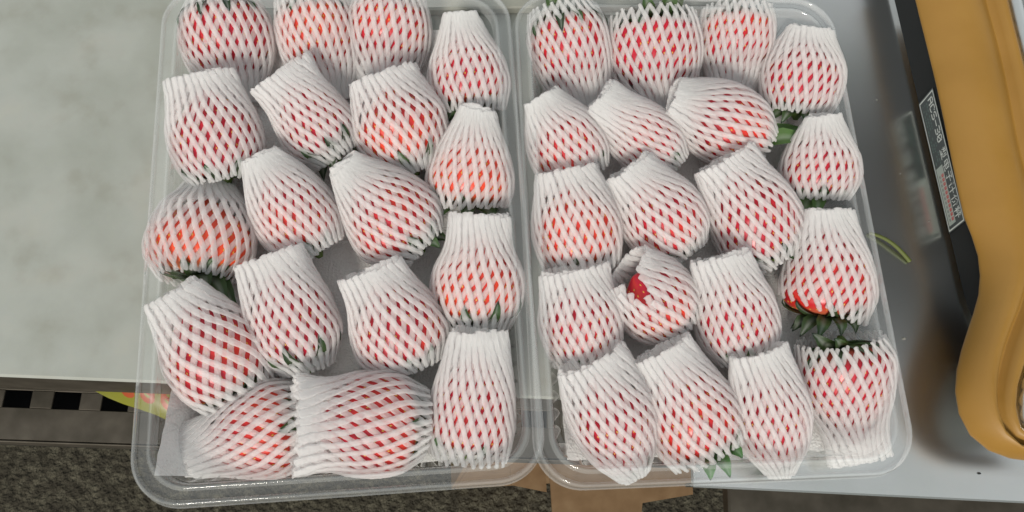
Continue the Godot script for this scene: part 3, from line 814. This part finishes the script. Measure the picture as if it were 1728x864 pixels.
func net_mesh(o: Dictionary, idx: int) -> ArrayMesh:
	var g := Geo.new()
	var n: int = o.n
	var twist: float = o.cells * TAU / n
	var tor: float = o.get("tor", rng.randf_range(-0.42, 0.0))
	var phase := rng.randf() * TAU
	var fold := FastNoiseLite.new()
	fold.seed = 100 + idx
	fold.frequency = 0.9
	var bskew: Array = o.get("bskew", [rng.randf() * TAU, 0.02])
	var askew_at := rng.randf() * TAU
	var askew := rng.randf_range(0.0, 0.035)
	var torn: bool = o.has("torn")
	var SIDES := 6
	var SEG := 46
	var cs := []
	for j in SIDES:
		cs.append(Vector2(cos(TAU * j / SIDES), sin(TAU * j / SIDES)))
	for fam in 2:
		var dirn := 1.0 if fam == 0 else -1.0
		var inset := 0.0010 if fam == 0 else 0.0021
		for i in n:
			var sig := phase + TAU * i / n + rng.randf_range(-0.018, 0.018)
			var t0 := rng.randf_range(-0.012, 0.012) + askew * cos(sig - askew_at)
			var t1: float = 1.0 + rng.randf_range(-0.012, 0.012) - bskew[1] * (1.0 + cos(sig - bskew[0]))
			if torn:
				# the neck is split open on its left: strands there stop short and bend away
				var off: float = absf(wrapf(sig - dirn * twist * 0.8 - 0.85, -PI, PI))
				if off < 0.62:
					t0 = 0.34 - 0.52 * off + rng.randf_range(-0.02, 0.02)
			var w0 := rng.randf_range(0.00126, 0.00146) * sqrt(26.0 / n)
			var wig := rng.randf() * TAU
			var cen := PackedVector3Array()
			var nor := PackedVector3Array()
			cen.resize(SEG + 1)
			nor.resize(SEG + 1)
			for k in SEG + 1:
				var t := lerpf(t0, t1, float(k) / SEG)
				frame(t)
				var s := sig + (dirn * twist + tor) * (t - 1.0)
				s += 0.012 * sin(t * 19.0 + wig)
				var e := (F_hw - F_hb) / (F_hw + F_hb) * 0.5
				var phi := s + e * sin(2.0 * s)
				var cp := cos(phi)
				var sp := sin(phi)
				var end_loose := smoothstep(0.25, 0.0, t) + 0.5 * smoothstep(0.9, 1.0, t)
				var bulge := 1.0 + fold.get_noise_3d(cp * 1.3, sp * 1.3, t * 2.2) * (0.035 + 0.10 * end_loose)
				var a := F_hw * bulge - inset
				var b := F_hb * bulge - inset
				cen[k] = F_pos + F_side * (cp * a) + F_up * (sp * b)
				nor[k] = (F_side * (cp / a) + F_up * (sp / b)).normalized()
			var first := g.v.size()
			for k in SEG + 1:
				var tg := (cen[mini(k + 1, SEG)] - cen[maxi(k - 1, 0)]).normalized()
				var side := tg.cross(nor[k]).normalized()
				var tpos := float(k) / SEG
				var ww := w0 * (1.0 + 0.07 * sin(tpos * 61.0 + wig * 3.0) + rng.randf_range(-0.09, 0.09)) * (1.0 - 0.30 * smoothstep(0.90, 1.0, tpos)) * (1.0 + float(o.get("cuff", 0.22)) * smoothstep(0.30, 0.05, tpos))
				var hh := 0.00076 * rng.randf_range(0.9, 1.1)
				for j in SIDES:
					var q: Vector2 = cs[j]
					var fz := rng.randf_range(0.90, 1.10)
					g.v.append(cen[k] + (side * (q.x * ww) + nor[k] * (q.y * hh)) * fz)
					g.n.append((side * (q.x / ww) + nor[k] * (q.y / hh)).normalized())
			for k in SEG:
				for j in SIDES:
					var a0 := first + k * SIDES + j
					var a1 := first + k * SIDES + (j + 1) % SIDES
					g.ix.append(a0); g.ix.append(a1); g.ix.append(a1 + SIDES)
					g.ix.append(a0); g.ix.append(a1 + SIDES); g.ix.append(a0 + SIDES)
			for e2 in 2:
				var at2 := SEG * e2
				var dn := ((cen[at2] - cen[1 if e2 == 0 else SEG - 1])).normalized()
				g.v.append(cen[at2] + dn * 0.0004)
				g.n.append(dn)
				var cidx := g.v.size() - 1
				for j in SIDES:
					var b0 := first + at2 * SIDES + j
					var b1 := first + at2 * SIDES + (j + 1) % SIDES
					if e2 == 0:
						g.ix.append(cidx); g.ix.append(b1); g.ix.append(b0)
					else:
						g.ix.append(cidx); g.ix.append(b0); g.ix.append(b1)
	g.uv.resize(g.v.size())
	g.c.resize(g.v.size())
	return g.done()

var tip := 0.13
const BASE := 0.93

# half width of the fruit at t as a share of the net's
func fruit_at(t: float) -> float:
	var u := clampf((t - tip) / (BASE - tip), 0.0, 1.0)
	var cone := pow(clampf(u * 2.3, 0.0, 1.0), 0.58)
	var base := sqrt(clampf(1.0 - pow(maxf(0.0, (u - 0.82) / 0.18), 2.4), 0.0, 1.0))
	return cone * base

func fruit_point(t: float, phi: float, lift := 0.0) -> Vector3:
	frame(t)
	var r := fruit_at(t)
	var a := maxf(F_hw - 0.0030, 0.002) * r + lift
	var b := maxf(F_hb - 0.0030, 0.002) * r + lift
	return F_pos + F_side * (cos(phi) * a) + F_up * (sin(phi) * b)

func fruit_mesh(hue: float, idx: int) -> ArrayMesh:
	var g := Geo.new()
	var na := 30
	var nt := 34
	var f := FastNoiseLite.new()
	f.seed = 300 + idx
	f.frequency = 1.1
	for i in nt:
		var u := 0.5 - 0.5 * cos(PI * float(i) / (nt - 1))
		var t := lerpf(tip, BASE, u)
		for j in na + 1:
			var phi := TAU * j / na
			var p := fruit_point(t, phi)
			frame(t)
			var away := (F_side * cos(phi) + F_up * sin(phi) + S_tan[int(S_N / 2)] * (u - 0.45) * 1.2).normalized()
			# ripeness: crimson flesh, orange where it ripened last, pale under the calyx
			var m := clampf(-0.14 + 0.55 * hue + 0.7 * hue * smoothstep(0.25, 0.8, u) + 0.75 * f.get_noise_3d(cos(phi), sin(phi), u * 2.0), 0.0, 1.0)
			var col := Color(0.44, 0.004, 0.026).lerp(Color(0.68, 0.042, 0.015), m)
			col = col.lerp(Color(0.88, 0.17, 0.05), clampf((hue - 0.7) * 1.0, 0.0, 0.2))
			col = col.lerp(Color(0.80, 0.36, 0.15), smoothstep(0.86, 1.0, u) * (0.25 + 0.5 * hue))
			g.add(p, away, Vector2.ZERO, col)
	# true normals from the grid
	var w := na + 1
	for i in nt:
		for j in w:
			var du := g.v[mini(i + 1, nt - 1) * w + j] - g.v[maxi(i - 1, 0) * w + j]
			var dv := g.v[i * w + (j + 1) % na] - g.v[i * w + (j - 1 + na) % na]
			var nn := du.cross(dv)
			if nn.length() > 1e-12:
				nn = nn.normalized()
				g.n[i * w + j] = nn if nn.dot(g.n[i * w + j]) > 0 else -nn
	for i in nt - 1:
		for j in na:
			var a := i * w + j
			g.quad(a, a + 1, a + w + 1, a + w)
	return g.done()

func seed_mesh(idx: int) -> ArrayMesh:
	var g := Geo.new()
	for i in 13:
		var t := lerpf(tip + 0.05, BASE - 0.04, (i + 0.5) / 13.0)
		frame(t)
		var ring_n := int(maxf(5.0, TAU * F_hw * fruit_at(t) / 0.0052))
		for j in ring_n:
			var phi := TAU * (j + 0.5 * (i % 2)) / ring_n + rng.randf_range(-0.06, 0.06)
			var c := fruit_point(t, phi, 0.0001)
			var along := (fruit_point(t + 0.01, phi, 0.0001) - c).normalized()
			var round_ := (fruit_point(t, phi + 0.05, 0.0001) - c).normalized()
			var out := along.cross(round_).normalized()
			frame(t)
			if out.dot(c - F_pos) < 0.0:
				out = -out
			var L := 0.00075
			var top := g.add(c + out * 0.0004, out)
			var q := []
			for e in [along * L, round_ * L * 0.55, -along * L, -round_ * L * 0.55]:
				q.append(g.add(c + e, (out + e.normalized() * 0.7).normalized()))
			for k in 4:
				g.tri(top, q[k], q[(k + 1) % 4])
	return g.done()

# one leaf of the calyx: a pointed blade laid along a path
func leaf_mesh(path: Array, across: Vector3, width: float, col: Color) -> ArrayMesh:
	var g := Geo.new()
	var m := path.size()
	for k in m:
		var q := float(k) / (m - 1)
		var w := width * (0.35 + 0.65 * sin(PI * minf(q * 1.1 + 0.05, 0.5))) * pow(1.0 - q, 0.75) * 1.25 * (1.0 + 0.14 * sin(q * 34.0))
		var tg: Vector3 = (path[mini(k + 1, m - 1)] - path[maxi(k - 1, 0)]).normalized()
		var nn := across.cross(tg).normalized()
		var tint := col.lerp(Color(0.16, 0.20, 0.05), 0.25 * (1.0 - q))
		for s in [-1.0, -0.5, 0.0, 0.5, 1.0]:
			g.add(path[k] + across * (w * s) + nn * (w * 0.35 * absf(s)), nn, Vector2.ZERO, tint if s != 0.0 else tint.lightened(0.12))
	smooth_grid(g, m, 5)
	return g.done()

func netted_strawberry(label: String, tray: String, num: Array, o: Dictionary) -> void:
	var idx := count_nets
	count_nets += 1
	var mid := Vector3(num[8], 0, num[10]) * 0.001
	var t := thing("net_wrapped_strawberry", label, "strawberry", Vector3(mid.x, 0.0045, mid.z), 0.0, "net wrapped strawberries in the %s tray" % tray)
	sweep(num, t.position, o.get("mouth", 0.5))
	var hue: float = o.get("hue", 0.3)
	tip = o.get("tip", 0.13)
	var fruit := part("fruit", fruit_mesh(hue, idx), M.fruit, t)
	part("seeds", seed_mesh(idx), M.seed, fruit).set_meta("kind", "stuff")
	part("net_sleeve", net_mesh(o, idx), M.foam, t)
	# calyx: a hub with a stub of stalk, and its leaves
	var g := Geo.new()
	frame(BASE)
	var hub := F_pos
	var ax := S_tan[S_N - 8]
	tube_into(g, [hub - ax * 0.002, hub + ax * 0.0015, hub + ax * 0.005], [0.0055, 0.0035, 0.0012], 8)
	var ivory := Color(0.085, 0.13, 0.03)
	for k in g.c.size():
		g.c[k] = ivory
	var cal := part("calyx", g.done(), M.leaf, t)
	var greens := [Color(0.022, 0.052, 0.020), Color(0.032, 0.075, 0.028), Color(0.015, 0.036, 0.017), Color(0.042, 0.09, 0.036)]
	var nl := 9
	for k in nl:
		var phi := TAU * (k + rng.randf_range(-0.2, 0.2)) / nl
		var path := []
		var reach := rng.randf_range(0.07, 0.15) + (0.11 if o.has("calyx_wide") else 0.0)
		for q in 7:
			var u := q / 6.0
			path.append(fruit_point(lerpf(BASE - 0.003, BASE - reach, u * u * 0.6 + 0.4 * u), phi + 0.06 * sin(u * 3.0 + k), 0.0003 + 0.0009 * u + 0.0018 * sin(PI * u)) if q > 0 else hub + ax * 0.0006)
		frame(BASE - 0.05)
		var across := (F_side * -sin(phi) + F_up * cos(phi)).normalized()
		part("leaf", leaf_mesh(path, across, rng.randf_range(0.0034, 0.0048), greens[rng.randi() % 4]), M.leaf, cal)
	# leaves that stick out beyond the net
	for e in o.get("leaves", []):
		var phi2 := deg_to_rad(e[0])
		var len_: float = e[1] * 0.001
		frame(1.0)
		var outw := (F_side * cos(phi2) + F_up * sin(phi2) * 0.8).normalized()
		var across2 := (F_side * -sin(phi2) + F_up * cos(phi2)).normalized()
		# blades lie flatter than they stand, so turn them towards the light
		var going := (ax * 0.82 + outw * 0.55).normalized()
		var level := going.cross(Vector3.UP).normalized()
		across2 = (level + across2 * (0.4 if level.dot(across2) > 0.0 else -0.4)).normalized()
		var rim := hub + outw * F_hw * 0.62 + ax * 0.002
		var path2 := []
		for q in 8:
			var u2 := q / 7.0
			path2.append(hub.lerp(rim, minf(u2 * 2.2, 1.0)) + (ax * 0.82 + outw * 0.55).normalized() * len_ * 1.1 * maxf(0.0, u2 - 0.3) / 0.7 + Vector3(0, 0.0025 * sin(PI * u2) - 0.002 * u2, 0))
		var col: Color = greens[rng.randi() % 4]
		if o.has("fresh"):
			col = Color(0.065, 0.145, 0.042)
		if o.has("pale"):
			col = Color(0.075, 0.20, 0.065)
		part("leaf", leaf_mesh(path2, across2, 0.0028 + len_ * 0.13, col), M.leaf, cal)


# ------------------------------------------------------------------ small bits
func build_bits() -> void:
	var s := thing("cut_stalk", "thin green piece of strawberry stalk on the steel beside the right tray", "stalk", Vector3(0.218, 0.0008, -0.008))
	var g := Geo.new()
	var pts := []
	var rad := []
	for k in 10:
		var u := k / 9.0
		pts.append(Vector3(lerpf(-0.0115, 0.0090, u), 0.0013 + 0.002 * sin(PI * u), lerpf(-0.0075, 0.0100, u) - 0.0022 * sin(PI * u)))
		rad.append(lerpf(0.0009, 0.0012, u))
	tube_into(g, pts, rad)
	part("stalk", g.done(), M.stem_green, s)
	var spots := [[0.2147, 0.0455, 0.0008], [0.2335, -0.052, 0.0004], [0.229, -0.1005, 0.0004], [0.2405, 0.118, 0.0007], [0.2445, -0.022, 0.0005]]
	var names := ["pale crumb on the dark steel between right tray and scale, the largest", "tiny crumb on the dark steel beside the scale's sticker", "tiny crumb on the steel above the others, near the sticker's far end", "dark speck on the bright steel in front of the scale", "tiny crumb on the steel close to the scale's base"]
	for k in spots.size():
		var e: Array = spots[k]
		var m := SphereMesh.new()
		m.radius = e[2]
		m.height = e[2] * 1.3
		m.radial_segments = 8
		m.rings = 5
		var c := part(numbered("crumb"), m, M.crumb if k != 3 else M.black_plastic, self)
		c.position = Vector3(e[0], 0.0008 + e[2] * 0.6, e[1])
		c.rotation = Vector3(0.2 * k, k, 0.1)
		c.scale = Vector3(1.3, 1, 0.9)
		c.set_meta("label", names[k])
		c.set_meta("category", "crumb")
		c.set_meta("group", "crumbs on the steel table")
